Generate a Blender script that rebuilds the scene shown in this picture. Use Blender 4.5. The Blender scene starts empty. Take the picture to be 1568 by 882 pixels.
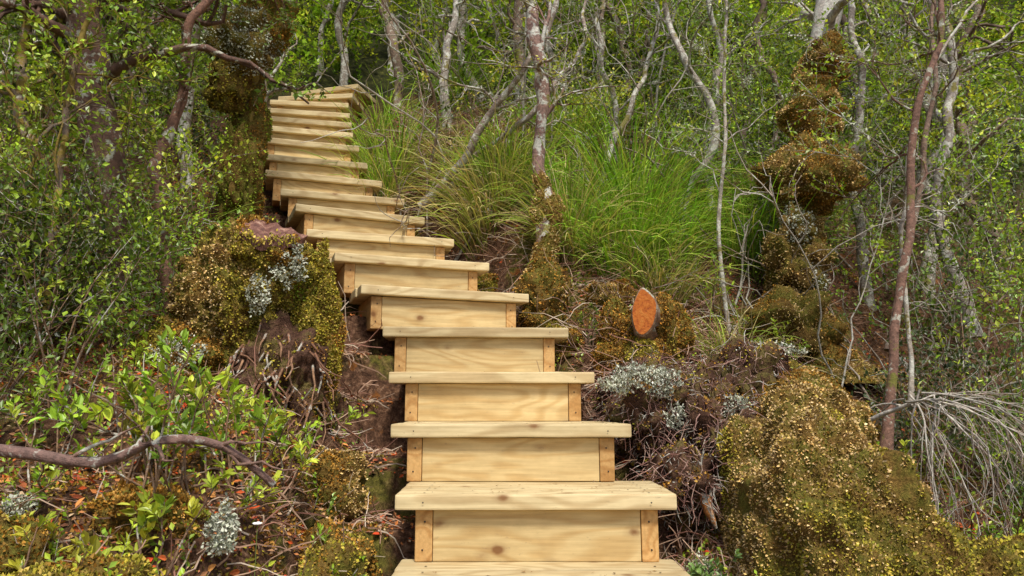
import bpy, bmesh, math, numpy as np
from mathutils import Vector, Matrix
rng=np.random.default_rng(11)
scene=bpy.context.scene
# ------------------------------------------------------------------ utils
def nrm(v): return v/np.maximum(np.linalg.norm(v,axis=-1,keepdims=True),1e-9)
def A(*a): return np.array(a,dtype=float)
def sstep(a,b,x):
    t=np.clip((x-a)/(b-a),0,1); return t*t*(3-2*t)
def vnoise(p,seed=0):
    p=np.asarray(p,float); i=np.floor(p).astype(np.int64); f=p-i; f=f*f*(3-2*f)
    def h(a,b,c):
        n=(a*73856093)^(b*19349663)^(c*83492791)^(seed*26544357)
        n=((n^(n>>13))*1274126177)&0x7fffffff
        n=((n^(n>>15))*739391)&0x7fffffff
        return ((n^(n>>11))&0xffff)/65535.
    x,y,z=i[...,0],i[...,1],i[...,2]; u,v,w=f[...,0],f[...,1],f[...,2]
    r=0
    for dx in (0,1):
        for dy in (0,1):
            for dz in (0,1):
                r=r+h(x+dx,y+dy,z+dz)*(u if dx else 1-u)*(v if dy else 1-v)*(w if dz else 1-w)
    return r
def fbm(p,o=3,seed=0):
    p=np.asarray(p,float); s=0;a=.5;t=0
    for k in range(o):
        s=s+a*vnoise(p*(2**k)+k*17.3,seed+k); t+=a; a*=.5
    return s/t
class MB:
    def __init__(s): s.V=[];s.Q=[];s.T=[];s.C=[];s.qm=[];s.tm=[];s.n=0
    def add(s,V,F,col,m=0):
        V=np.asarray(V,float).reshape(-1,3); col=np.asarray(col,float)
        if col.ndim==1: col=np.tile(col,(len(V),1))
        s.V.append(V); s.C.append(col.reshape(-1,3)); F=np.asarray(F,np.int64)+s.n
        if F.shape[1]==4: s.Q.append(F); s.qm.append(np.full(len(F),m))
        else: s.T.append(F); s.tm.append(np.full(len(F),m))
        s.n+=len(V)
    def build(s,name,mats,parent=None,smooth=True):
        V=np.concatenate(s.V); C=np.concatenate(s.C)
        Q=np.concatenate(s.Q) if s.Q else np.zeros((0,4),np.int64)
        T=np.concatenate(s.T) if s.T else np.zeros((0,3),np.int64)
        mi=np.concatenate([*(s.qm or [np.zeros(0)]),*(s.tm or [np.zeros(0)])]).astype(np.int32)
        me=bpy.data.meshes.new(name)
        me.vertices.add(len(V)); me.vertices.foreach_set('co',V.astype(np.float32).ravel())
        L=np.concatenate([Q.ravel(),T.ravel()]).astype(np.int32)
        me.loops.add(len(L)); me.loops.foreach_set('vertex_index',L)
        me.polygons.add(len(Q)+len(T))
        st=np.concatenate([np.arange(len(Q))*4,len(Q)*4+np.arange(len(T))*3]).astype(np.int32)
        me.polygons.foreach_set('loop_start',st)
        me.polygons.foreach_set('material_index',mi)
        me.polygons.foreach_set('use_smooth',np.full(len(st),smooth))
        me.update(calc_edges=True)
        at=me.attributes.new('Col','FLOAT_COLOR','POINT')
        c4=np.ones((len(V),4),np.float32); c4[:,:3]=np.clip(C,0,1); at.data.foreach_set('color',c4.ravel())
        for m in mats: me.materials.append(m)
        ob=bpy.data.objects.new(name,me); scene.collection.objects.link(ob)
        if parent: ob.parent=parent
        return ob
def empty(name,loc=(0,0,0)):
    e=bpy.data.objects.new(name,None); e.location=(0,0,0); scene.collection.objects.link(e); return e
def tubes(mb,P,R,sides,col,m=0):
    N,M,_=P.shape
    T=np.gradient(P,axis=1); T=nrm(T)
    ref=nrm(rng.normal(size=(N,1,3))*.3+A(.9,.35,.1)) ; 
    Aa=nrm(np.cross(T,np.broadcast_to(ref,T.shape))); B=np.cross(T,Aa)
    a=np.arange(sides)/sides*2*math.pi
    V=P[:,:,None]+R[:,:,None,None]*(np.cos(a)[None,None,:,None]*Aa[:,:,None]+np.sin(a)[None,None,:,None]*B[:,:,None])
    idx=np.arange(N*M*sides).reshape(N,M,sides); nx=np.roll(idx,-1,axis=2)
    F=np.stack([idx[:,:-1],nx[:,:-1],nx[:,1:],idx[:,1:]],-1).reshape(-1,4)
    col=np.asarray(col,float)
    if col.ndim==1: C=col
    elif col.ndim==2: C=np.repeat(col,M*sides,axis=0)
    else: C=np.repeat(col.reshape(-1,3),sides,axis=0)
    mb.add(V,F,C,m)
def ribbons(mb,P,W,S,col,m=0):
    N,M,_=P.shape
    V=np.stack([P-W[:,:,None]*S[:,None],P+W[:,:,None]*S[:,None]],2)
    idx=np.arange(N*M*2).reshape(N,M,2)
    F=np.stack([idx[:,:-1,0],idx[:,:-1,1],idx[:,1:,1],idx[:,1:,0]],-1).reshape(-1,4)
    C=np.repeat(col,M*2,axis=0) if col.ndim==2 else np.repeat(col.reshape(-1,3),2,axis=0)
    mb.add(V,F,C,m)
def leaves(mb,b,d,n,L,W,col,m=0,rich=False):
    d=nrm(d); s=nrm(np.cross(d,n)); n=np.cross(s,d); L=np.asarray(L)[:,None]; W=np.asarray(W)[:,None]
    N=len(b)
    if rich:
        V=np.stack([b, b+.3*L*d+.45*W*s+.10*W*n, b+.68*L*d+.42*W*s+.06*W*n, b+L*d-.12*L*n,
                    b+.68*L*d-.42*W*s+.06*W*n, b+.3*L*d-.45*W*s+.10*W*n],1)
        k=np.arange(N)[:,None]*6
        F=np.concatenate([k+A(0,3,2,1).astype(int),k+A(0,5,4,3).astype(int)])
        mb.add(V,F,np.repeat(col,6,axis=0),m)
    else:
        V=np.stack([b,b+.5*L*d+.5*W*s+.15*W*n,b+L*d,b+.5*L*d-.5*W*s+.15*W*n],1)
        k=np.arange(N)[:,None]*4
        F=np.concatenate([k+A(0,2,1).astype(int),k+A(0,3,2).astype(int)])
        mb.add(V,F,np.repeat(col,4,axis=0),m)
def grow(S,D,L,M,wig,up):
    N=len(S); P=np.zeros((N,M,3)); P[:,0]=S; d=nrm(D)
    for k in range(1,M):
        P[:,k]=P[:,k-1]+d*(L/(M-1))[:,None]
        d=nrm(d+rng.normal(size=(N,3))*wig+A(0,0,up))
    return P
def samp(P,t):
    N,M,_=P.shape; f=t*(M-1); i=np.clip(f.astype(int),0,M-2); f=(f-i)[:,None]; k=np.arange(N)
    a=P[k,i]; b=P[k,i+1]; return a*(1-f)+b*f, nrm(b-a)
def kids(P,k,t0,t1,ang,up,jit=.3):
    pp=np.repeat(P,k,axis=0); t=rng.uniform(t0,t1,len(pp))
    s,T=samp(pp,t); r=nrm(np.cross(T,rng.normal(size=T.shape)))
    an=ang+rng.normal(size=(len(pp),1))*jit
    return s,nrm(np.cos(an)*T+np.sin(an)*r+A(0,0,up)),t
def mixc(cs,n,w=None):
    cs=np.array(cs); i=rng.choice(len(cs),n,p=w); j=rng.choice(len(cs),n,p=w); f=rng.random((n,1))
    return cs[i]*f+cs[j]*(1-f)
def leafy(mbt,mbl,S,D,L,nl,ll,cs,w=None,wig=.18,up=.05,rich=False,wr=.6,tr=.0016,tcol=(.16,.10,.06),M=4,clus=None,spread=.9):
    P=grow(S,D,L,M,wig,up); N=len(S)
    if mbt is not None:
        tubes(mbt,P,np.linspace(tr,tr*.5,M)[None].repeat(N,0),3,np.array(tcol)*rng.uniform(.6,1.5,(N,1)))
    cb=mixc(cs,N,w) if clus is None else clus
    PP=np.repeat(P,nl,axis=0); t=np.tile((np.arange(nl)+.6)/nl,N)*.95+rng.uniform(-.03,.03,N*nl); t=np.clip(t,.05,1)
    b,T=samp(PP,t); r=nrm(np.cross(T,rng.normal(size=T.shape)))
    d=nrm(T*.55+r*spread+A(0,0,.18)); n=nrm(A(0,-.25,1)+rng.normal(size=d.shape)*.55)
    l=ll*rng.uniform(.6,1.3,len(b))
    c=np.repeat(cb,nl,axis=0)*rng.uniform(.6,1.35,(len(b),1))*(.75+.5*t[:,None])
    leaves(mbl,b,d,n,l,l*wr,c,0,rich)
def crspline(pts,M):
    p=np.array(pts,float); p=np.vstack([2*p[0]-p[1],p,2*p[-1]-p[-2]]); n=len(p)-3
    out=[]
    for u in np.linspace(0,n-1e-6,M):
        i=int(u); t=u-i; a,b,c,d=p[i:i+4]
        out.append(.5*((2*b)+(-a+c)*t+(2*a-5*b+4*c-d)*t*t+(-a+3*b-3*c+d)*t**3))
    return np.array(out)
# ------------------------------------------------------------------ materials
def mat(name):
    m=bpy.data.materials.new(name); m.use_nodes=True; nt=m.node_tree; b=nt.nodes['Principled BSDF']
    return m,nt,b,nt.nodes.new,nt.links.new
def ramp(nt,fac,stops):
    r=nt.nodes.new('ShaderNodeValToRGB'); e=r.color_ramp.elements
    while len(e)<len(stops): e.new(.5)
    for k,(p,c) in enumerate(stops): e[k].position=p; e[k].color=(*c,1)
    nt.links.new(fac,r.inputs[0]); return r.outputs[0]
def noise(nt,vec,sc,det=4,rough=.6,dist=0):
    n=nt.nodes.new('ShaderNodeTexNoise'); n.inputs['Scale'].default_value=sc; n.inputs['Detail'].default_value=det
    n.inputs['Roughness'].default_value=rough; n.inputs['Distortion'].default_value=dist
    if vec is not None: nt.links.new(vec,n.inputs['Vector'])
    return n.outputs['Fac']
def mixn(nt,f,a,b,mode='MIX'):
    m=nt.nodes.new('ShaderNodeMix'); m.data_type='RGBA'; m.blend_type=mode
    for s,v in ((m.inputs[0],f),(m.inputs[6],a),(m.inputs[7],b)):
        if isinstance(v,(int,float)): s.default_value=v
        elif isinstance(v,tuple): s.default_value=(*v,1)
        else: nt.links.new(v,s)
    return m.outputs[2]
def bump(nt,b,h,st,dist):
    n=nt.nodes.new('ShaderNodeBump'); n.inputs['Strength'].default_value=st; n.inputs['Distance'].default_value=dist
    nt.links.new(h,n.inputs['Height']); nt.links.new(n.outputs[0],b.inputs['Normal'])
def leafmat(name,tr=.35,gloss=None):
    m,nt,b,N,L=mat(name); a=N('ShaderNodeAttribute'); a.attribute_name='Col'
    if gloss:
        L(a.outputs['Color'],b.inputs['Base Color']); b.inputs['Roughness'].default_value=gloss; b.inputs['Specular IOR Level'].default_value=.5
    else:
        nt.nodes.remove(b); b=N('ShaderNodeBsdfDiffuse'); L(a.outputs['Color'],b.inputs[0])
    out=nt.nodes['Material Output'].inputs[0]
    if tr<=0: L(b.outputs[0],out); return m
    t=N('ShaderNodeBsdfTranslucent'); g=mixn(nt,1.0,a.outputs['Color'],(1.25,1.25,.6),'MULTIPLY'); L(g,t.inputs[0])
    x=N('ShaderNodeMixShader'); x.inputs[0].default_value=tr
    L(b.outputs[0],x.inputs[1]); L(t.outputs[0],x.inputs[2]); L(x.outputs[0],out); return m
def barkmat(name,lich,thr,moss=None,mthr=.6,sc=14):
    m,nt,b,N,L=mat(name); a=N('ShaderNodeAttribute'); a.attribute_name='Col'
    o=N('ShaderNodeNewGeometry').outputs['Position']
    n1=noise(nt,o,sc*4,5,.7); c=mixn(nt,.8,a.outputs['Color'],ramp(nt,n1,[(.3,(.3,.3,.3)),(.7,(1.5,1.45,1.4))]),'MULTIPLY')
    n2=noise(nt,o,sc,4,.7,.5); lc=mixn(nt,.7,lich,ramp(nt,n1,[(.3,(.45,.45,.42)),(.6,(1.05,1.05,1.05))]),'MULTIPLY')
    c=mixn(nt,ramp(nt,n2,[(thr,(0,0,0)),(thr+.05,(1,1,1))]),c,lc)
    if moss:
        n3=noise(nt,o,sc*.6,4,.7); c=mixn(nt,ramp(nt,n3,[(mthr,(0,0,0)),(mthr+.06,(1,1,1))]),c,moss)
    L(c,b.inputs['Base Color']); b.inputs['Roughness'].default_value=.85; bump(nt,b,n1,.8,.01); return m
M_leaf=leafmat('leaf',.3,.38); M_leaff=leafmat('scrub_leaf',.3); M_grass=leafmat('grass_blade',.25); M_moss=leafmat('moss_tuft',0); M_litter=leafmat('litter_leaf',0)
M_bark_w=barkmat('pale_lichen_bark',(.60,.59,.52),.50,(.22,.19,.05),.57)
M_bark_r=barkmat('brown_bark',(.48,.47,.38),.56,(.18,.17,.03),.58)
M_bark_m=barkmat('mossy_bark',(.46,.44,.37),.62,(.26,.18,.03),.44,9)
M_twig=barkmat('twig_bark',(.52,.50,.43),.54)
def mossbody(name,stops):
    m,nt,b,N,L=mat(name); o=N('ShaderNodeNewGeometry').outputs['Position']
    n=noise(nt,o,9,6,.7); n2=noise(nt,o,90,4,.75)
    c=ramp(nt,n,stops); c=mixn(nt,.9,c,ramp(nt,n2,[(.3,(.3,.3,.3)),(.7,(1.4,1.4,1.4))]),'MULTIPLY')
    L(c,b.inputs['Base Color']); b.inputs['Roughness'].default_value=.95; b.inputs['Specular IOR Level'].default_value=.1
    bump(nt,b,n2,1,.02); return m
M_mossb=mossbody('moss_body',[(.3,(.12,.06,.02)),(.45,(.24,.15,.04)),(.6,(.18,.17,.03)),(.75,(.34,.23,.08))])
M_peat=mossbody('peaty_roots',[(.3,(.06,.03,.02)),(.5,(.16,.085,.055)),(.62,(.2,.16,.05)),(.75,(.28,.19,.13))])
def groundmat():
    m,nt,b,N,L=mat('forest_floor'); o=N('ShaderNodeNewGeometry').outputs['Position']
    a=noise(nt,o,2.2,5,.65); f=noise(nt,o,45,6,.75); v=noise(nt,o,12,4,.7)
    c1=ramp(nt,f,[(.3,(.03,.017,.01)),(.5,(.14,.07,.04)),(.62,(.30,.17,.10)),(.75,(.46,.34,.23))])
    c2=ramp(nt,f,[(.3,(.03,.03,.01)),(.55,(.17,.15,.03)),(.75,(.34,.29,.06))])
    c=mixn(nt,ramp(nt,a,[(.52,(0,0,0)),(.60,(1,1,1))]),c1,c2)
    c=mixn(nt,ramp(nt,v,[(.58,(0,0,0)),(.66,(1,1,1))]),c,(.28,.11,.03))
    s=N('ShaderNodeSeparateXYZ'); L(o,s.inputs[0]); r=N('ShaderNodeMapRange'); r.inputs[1].default_value=6.0; r.inputs[2].default_value=8
    L(s.outputs[1],r.inputs[0]); c=mixn(nt,r.outputs[0],c,ramp(nt,v,[(.35,(.015,.016,.007)),(.58,(.05,.055,.013)),(.74,(.16,.15,.04))]))  # distant floor darkened in colour, standing in for shaded gaps behind foliage
    L(c,b.inputs['Base Color']); b.inputs['Roughness'].default_value=.95; b.inputs['Specular IOR Level'].default_value=.15
    bump(nt,b,f,1,.03); return m
M_ground=groundmat()
def woodmat(name,c1,c2,ck):
    m,nt,b,N,L=mat(name); tc=N('ShaderNodeTexCoord').outputs['Object']; oi=N('ShaderNodeObjectInfo')
    off=N('ShaderNodeVectorMath'); off.operation='MULTIPLY_ADD'
    cmb=N('ShaderNodeCombineXYZ'); 
    for k in range(3): L(oi.outputs['Random'],cmb.inputs[k])
    L(cmb.outputs[0],off.inputs[0]); off.inputs[1].default_value=(37,53,71); L(tc,off.inputs[2])
    def mp(s):
        q=N('ShaderNodeMapping'); q.inputs['Scale'].default_value=s; L(off.outputs[0],q.inputs[0]); return q.outputs[0]
    lo=noise(nt,mp((1.2,4,5)),1,2,.5,.3)
    mu=N('ShaderNodeMath'); mu.operation='MULTIPLY'; L(lo,mu.inputs[0]); mu.inputs[1].default_value=75
    si=N('ShaderNodeMath'); si.operation='SINE'; L(mu.outputs[0],si.inputs[0])
    ma=N('ShaderNodeMath'); ma.operation='MULTIPLY_ADD'; L(si.outputs[0],ma.inputs[0]); ma.inputs[1].default_value=.5; ma.inputs[2].default_value=.5
    fine=noise(nt,mp((4,90,90)),1,4,.6)
    c=mixn(nt,ramp(nt,ma.outputs[0],[(.35,(0,0,0)),(1,(.8,.8,.8))]),c1,c2)
    c=mixn(nt,.55,c,ramp(nt,fine,[(.3,(.66,.62,.55)),(.65,(1.12,1.12,1.12))]),'MULTIPLY')
    st=noise(nt,mp((2,3,3)),1,5,.75); c=mixn(nt,.6,c,ramp(nt,st,[(.3,(.68,.64,.57)),(.6,(1.1,1.1,1.1))]),'MULTIPLY')
    gr=noise(nt,mp((25,60,60)),1,5,.8); c=mixn(nt,ramp(nt,gr,[(.62,(0,0,0)),(.73,(.6,.6,.6))]),c,(.28,.2,.12))
    v=N('ShaderNodeTexVoronoi'); v.inputs['Scale'].default_value=1; L(mp((5,8,8)),v.inputs['Vector'])
    vn=N('ShaderNodeMath'); vn.operation='MULTIPLY_ADD'; L(noise(nt,mp((30,30,30)),1,2),vn.inputs[0]); vn.inputs[1].default_value=.08; L(v.outputs['Distance'],vn.inputs[2])
    c=mixn(nt,ramp(nt,vn.outputs[0],[(.10,(.9,.9,.9)),(.16,(.25,.25,.25)),(.24,(0,0,0))]),c,ck)
    hv=N('ShaderNodeMapRange'); hv.inputs[3].default_value=.82; hv.inputs[4].default_value=1.1; L(oi.outputs['Random'],hv.inputs[0])
    hc=N('ShaderNodeCombineColor'); 
    for k in range(3): L(hv.outputs[0],hc.inputs[k])
    c=mixn(nt,1.0,c,hc.outputs[0],'MULTIPLY')
    L(c,b.inputs['Base Color']); b.inputs['Roughness'].default_value=.6; b.inputs['Specular IOR Level'].default_value=.3
    bump(nt,b,fine,.3,.002); return m
M_wood=woodmat('pine_riser',(.68,.52,.26),(.56,.38,.16),(.20,.08,.025))
M_tread=woodmat('pine_tread',(.66,.54,.31),(.50,.37,.19),(.22,.10,.035))
M_post=woodmat('pine_post',(.62,.38,.15),(.48,.25,.08),(.2,.08,.02))
mm,nt,b,N,L=mat('nail_steel'); b.inputs['Base Color'].default_value=(.05,.04,.035,1); b.inputs['Metallic'].default_value=.6; b.inputs['Roughness'].default_value=.5; M_nail=mm
mm,nt,b,N,L=mat('cut_wood'); o=N('ShaderNodeNewGeometry').outputs['Position']
nn=noise(nt,o,40,5,.7); L(ramp(nt,nn,[(.3,(.30,.05,.01)),(.5,(.62,.17,.02)),(.75,(.75,.30,.06))]),b.inputs['Base Color']); b.inputs['Roughness'].default_value=.7; bump(nt,b,nn,.6,.006); M_cut=mm
mm,nt,b,N,L=mat('old_cut_wood'); o=N('ShaderNodeNewGeometry').outputs['Position']
nn=noise(nt,o,30,5,.7); L(ramp(nt,nn,[(.3,(.05,.018,.013)),(.5,(.15,.06,.042)),(.62,(.30,.16,.11)),(.72,(.48,.34,.26))]),b.inputs['Base Color']); b.inputs['Roughness'].default_value=.8; bump(nt,b,nn,.8,.01); M_oldcut=mm
# ------------------------------------------------------------------ stairs data: xL,yL,xR,yR,z(top)
ST=[(-.33,1.10,.50,1.10,-.90),(-.33,1.48,.50,1.48,-.68),(-.335,1.85,.50,1.85,-.46),(-.35,2.22,.50,2.22,-.259),(-.427,2.55,.418,2.55,-.06),
(-.50,2.97,.345,2.98,.144),(-.594,3.26,.259,3.32,.364),(-.713,3.33+.0,.087,3.63,.57),(-.90,3.56,-.121,3.843,.777),(-1.147,3.909,-.334,4.162,.984),
(-1.28,4.115,-.55,4.442,1.191),(-1.505,4.483,-.733,4.72,1.398),(-1.689,4.715,-.936,4.975,1.605),(-1.814,4.965,-1.085,5.174,1.812),
(-1.908,5.162,-1.198,5.371,2.019),(-2.065,5.428,-1.306,5.62,2.226),(-2.14,5.68,-1.373,5.85,2.41),(-2.235,5.958,-1.458,6.096,2.60),
(-2.228,6.232,-1.524,6.305,2.79),(-2.278,6.58,-1.533,6.509,2.98),(-2.26,6.908,-1.528,6.706,3.17)]
CL=np.array([((a+c)/2,(b_+d)/2,z) for a,b_,c,d,z in ST])
CLx=np.vstack([A(.08,-3,-3.2),A(.08,0,-1.55),CL,A(-1.5,7.6,3.75),A(-.6,9.5,5.0)])
def stair_q(x,y):
    p=np.stack([x,y],-1); D=[];Zs=[]
    for k in range(len(CLx)-1):
        a=CLx[k];b_=CLx[k+1]; d=b_[:2]-a[:2]; t=np.clip(((p-a[:2])@d)/(d@d),0,1)
        q=a[:2]+t[...,None]*d; D.append(np.linalg.norm(p-q,axis=-1)); Zs.append(a[2]+t*(b_[2]-a[2]))
    D=np.array(D);Zs=np.array(Zs); best=D.min(0); bz=np.where(D<best+.10,Zs,1e9).min(0)
    return best,bz
GY=[-60,-3,0,1.8,2.2,2.6,3,3.5,4.1,4.6,5.1,5.6,6.8,8,12,20,70]
GZ=[-14,-2.5,-1.4,-.62,-.42,-.25,-.05,.3,.8,1.3,1.75,2.2,3.0,3.8,6.9,13.3,50]
def H(x,y,noisy=True):
    x=np.asarray(x,float);y=np.asarray(y,float)
    g=np.interp(y,GY,GZ)
    g=g-.30*np.clip(x-.2,0,4)*(1-sstep(7,14,y))+.25*sstep(.45,.9,-x-.35*np.clip(y-3,0,3))*(1-sstep(4,6,y))
    P=np.stack([x,y,0*x],-1)
    d,z=stair_q(x,y); w=sstep(.47,.86,d)
    g=(z-.34)*(1-w)+g*w
    g=g+w*((fbm(P*1.3,3,3)-.5)*.35+(fbm(P*5,3,9)-.5)*.16)+(fbm(P*16,3,5)-.5)*.06*(.3+.7*w)
    return g
def HN(x,y):
    e=.03; return nrm(np.stack([H(x-e,y)-H(x+e,y),H(x,y-e)-H(x,y+e),np.full(np.shape(x),2*e)],-1))
def axis(a,b_,s,far,n):
    c=np.arange(a,b_,s); q=(np.linspace(0,1,n)[1:]**2.2)*(far)
    return np.concatenate([(a-q)[::-1],c,b_+q])
xs=axis(-2.6,2.6,.024,70,45); ys=np.concatenate([-(np.linspace(0,1,20)[1:]**2*50)[::-1]+.9,np.arange(.9,6.6,.026),6.6+(np.linspace(0,1,70)[1:]**1.8)*65])
X,Y=np.meshgrid(xs,ys); Z=H(X.ravel(),Y.ravel()).reshape(X.shape)
mb=MB(); idx=np.arange(X.size).reshape(X.shape)
F=np.stack([idx[:-1,:-1],idx[:-1,1:],idx[1:,1:],idx[1:,:-1]],-1).reshape(-1,4)
mb.add(np.stack([X,Y,Z],-1),F,A(.1,.1,.05)); mb.build('ground',[M_ground])
# ------------------------------------------------------------------ staircase
stair=empty('wooden_staircase')
def board(name,L_,D,Hh,mtx,m,bev=.004):
    bm=bmesh.new(); bmesh.ops.create_cube(bm,size=1)
    for v in bm.verts: v.co=Vector((v.co.x*L_,v.co.y*D,v.co.z*Hh))
    le=[e for e in bm.edges if abs(e.verts[0].co.x-e.verts[1].co.x)>L_*.5]
    bmesh.ops.subdivide_edges(bm,edges=le,cuts=10)
    bmesh.ops.bevel(bm,geom=[e for e in bm.edges if e.calc_face_angle(0)>.5],offset=bev,segments=2,affect='EDGES',profile=.6)
    ph=rng.uniform(0,50)
    V=np.array([v.co[:] for v in bm.verts]); dd=(fbm(V*A(9,9,9)+ph,2,3)-.5)*bev*.5
    for v,q in zip(bm.verts,dd): v.co.z+=q; v.co.y+=q*(1 if v.co.y>0 else -1)
    me=bpy.data.meshes.new(name); bm.to_mesh(me); bm.free(); me.materials.append(m)
    o=bpy.data.objects.new(name,me); scene.collection.objects.link(o); o.parent=stair; o.matrix_world=mtx; return o
nb=MB()
def nail(p,ax,r=.0035):
    ax=nrm(ax); a1=nrm(np.cross(ax,A(.3,.2,.9))); b1=np.cross(ax,a1); t=np.arange(8)/8*2*math.pi
    ring=p+ax*.002+r*(np.cos(t)[:,None]*a1+np.sin(t)[:,None]*b1); V=np.vstack([ring,p+ax*.0028])
    F=[(k,(k+1)%8,8) for k in range(8)]; nb.add(V,F,A(.1,.1,.1))
TH=.046
for i in range(1,len(ST)):
    a,b_,c,d,z=ST[i]; PL=A(a,b_,0);PR=A(c,d,0); X_=nrm(PR-PL); Y_=A(-X_[1],X_[0],0); W=np.linalg.norm(PR-PL)
    run=np.linalg.norm(CL[i+1,:2]-CL[i,:2]) if i<len(ST)-1 else .35
    zp=ST[i-1][4]; C0=(PL+PR)/2
    def M4(o,xa,ya,za=A(0,0,1)):
        m=Matrix.Identity(4)
        for r in range(3):
            m[r][0]=xa[r];m[r][1]=ya[r];m[r][2]=za[r];m[r][3]=o[r]
        return m
    dep=run+.09; nbd=3 if dep>.38 else 2; bw=dep/nbd
    for k in range(nbd):
        o=C0+Y_*(bw*(k+.5))+A(0,0,z-TH/2+rng.uniform(-.0015,.0015))+X_*rng.uniform(-.006,.006)
        tilt=rng.uniform(-.003,.003)
        board(f'tread_{i}_{k+1}',W+rng.uniform(-.008,.008),bw-.007,TH,M4(o,nrm(X_+A(0,0,tilt)),Y_),M_tread,.006)
    hb=z-TH-zp-.004; zc=zp+.002+hb/2; pw=.052; ins=.058; L_=run+.10
    for s,nmz in ((-1,'left'),(1,'right')):
        o=C0+s*X_*(W/2-ins-pw/2)+Y_*(.034+L_/2)+A(0,0,zc)
        board(f'side_{nmz}_{i}',L_,pw,hb,M4(o,Y_,-X_),M_post)
        for q in (-.3,.3): nail(C0+s*X_*(W/2-ins-pw*(.5+.2*q))+Y_*.034+A(0,0,zc+q*hb*.9),-Y_,.003)
    wr=W-2*ins-2*pw-.003
    o=C0+Y_*(.038+.018)+A(0,0,zc); board(f'riser_{i}',wr,.036,hb,M4(o,X_,Y_),M_wood,.003)
    for s in (-1,1):
        nail(C0+s*X_*(W/2-ins-pw/2)+A(0,0,z-TH/2),-Y_,.0025)
        for k in range(nbd):
            for q in (.25,.75): nail(C0+s*X_*(W/2-ins-pw/2)+Y_*bw*(k+q)+A(0,0,z+.0005),A(0,0,1),.004)
nb.build('nails',[M_nail],stair,False)
# ------------------------------------------------------------------ lumps
bm=bmesh.new(); bmesh.ops.create_icosphere(bm,subdivisions=6,radius=1)
IV=np.array([v.co[:] for v in bm.verts]); IF=np.array([[v.index for v in f.verts] for f in bm.faces]); bm.free()
bm=bmesh.new(); bmesh.ops.create_icosphere(bm,subdivisions=4,radius=1)
JV=np.array([v.co[:] for v in bm.verts]); JF=np.array([[v.index for v in f.verts] for f in bm.faces]); bm.free()
def lump(c,r,amp=.35,seed=0,lo=False,fr=2.2):
    V,F=(JV,JF) if lo else (IV,IF)
    d=1+amp*(fbm(V*fr+seed*7.1,3,seed)-.5)*2+amp*.35*(fbm(V*fr*4+seed,2,seed+5)-.5)*2
    return V*d[:,None]*np.array(r)+np.array(c),F
def onsurf(V,F,n):
    a,b_,c=V[F[:,0]],V[F[:,1]],V[F[:,2]]; cr=np.cross(b_-a,c-a); ar=np.linalg.norm(cr,axis=1)
    k=rng.choice(len(F),n,p=ar/ar.sum()); u=rng.random(n);v=rng.random(n); m=u+v>1; u[m]=1-u[m]; v[m]=1-v[m]
    return a[k]+u[:,None]*(b_-a)[k]+v[:,None]*(c-a)[k], nrm(cr[k])
MOSS_Y=[(.50,.40,.05),(.38,.33,.04),(.58,.42,.11),(.28,.28,.04)]
MOSS_O=[(.50,.25,.04),(.38,.17,.03),(.58,.34,.09),(.30,.19,.04)]
MOSS_B=[(.68,.47,.20),(.56,.35,.12),(.42,.33,.07),(.76,.56,.30)]
MOSS_G=[(.26,.36,.04),(.38,.42,.05),(.18,.26,.03)]
LICH=[(.55,.56,.45),(.68,.68,.58),(.45,.48,.36),(.3,.33,.22)]
def moss(mb,P,Nn,L,cs,cs2=None,m=0,seed=0,fr=5):
    n=len(P); c=mixc(cs,n)
    if cs2 is not None:
        k=fbm(P*fr,3,seed)+rng.normal(size=n)*.03>.53; c[k]=mixc(cs2,n)[k]
    d=nrm(Nn+rng.normal(size=(n,3))*.65); nn=nrm(Nn+rng.normal(size=(n,3))*.8)
    l=L*rng.uniform(.5,1.4,n); sh=rng.uniform(.6,1.25,(n,1))*(.35+1.3*fbm(P*20,2,seed+3))[:,None]
    leaves(mb,P-Nn*L*.2,d,nn,l,l*.6,c*sh,m)
def lichen(mb,c,r,n,m=0,cs=LICH,L=.012):
    V,F=lump(c,r,.9,int(rng.integers(99)),True,2.0); P,Nn=onsurf(V,F,n); k=fbm(P*30,2,5)>.42; P=P[k];Nn=Nn[k]
    P=P+Nn*rng.uniform(-.015,.01,(len(P),1)); moss(mb,P,Nn,L,cs,None,m)
mb=MB()
for c,r,n,s,cs,c2,L_ in [((1.02,2.50,-.60),(.33,.52,.60),95000,3,MOSS_B,MOSS_Y,.0095),((1.12,2.85,-.33),(.24,.45,.40),40000,4,MOSS_B,MOSS_O,.0105),((1.45,2.45,-.86),(.40,.6,.42),45000,8,MOSS_Y,MOSS_O,.012),((1.22,3.15,-.17),(.30,.33,.30),26000,12,MOSS_O,MOSS_B,.012)]:
    V,F=lump(c,r,.26,s,fr=2.2); mb.add(V,F,A(.2,.15,.05),0)
    P,Nn=onsurf(V,F,n); k=(P[:,2]>H(P[:,0],P[:,1])-.03)&(Nn[:,1]<.55)&(fbm(P*8,3,s+7)>.34); moss(mb,P[k],Nn[k],L_,cs,c2,1,s,4)
mb.build('mossy_mound',[M_mossb,M_moss])
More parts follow.
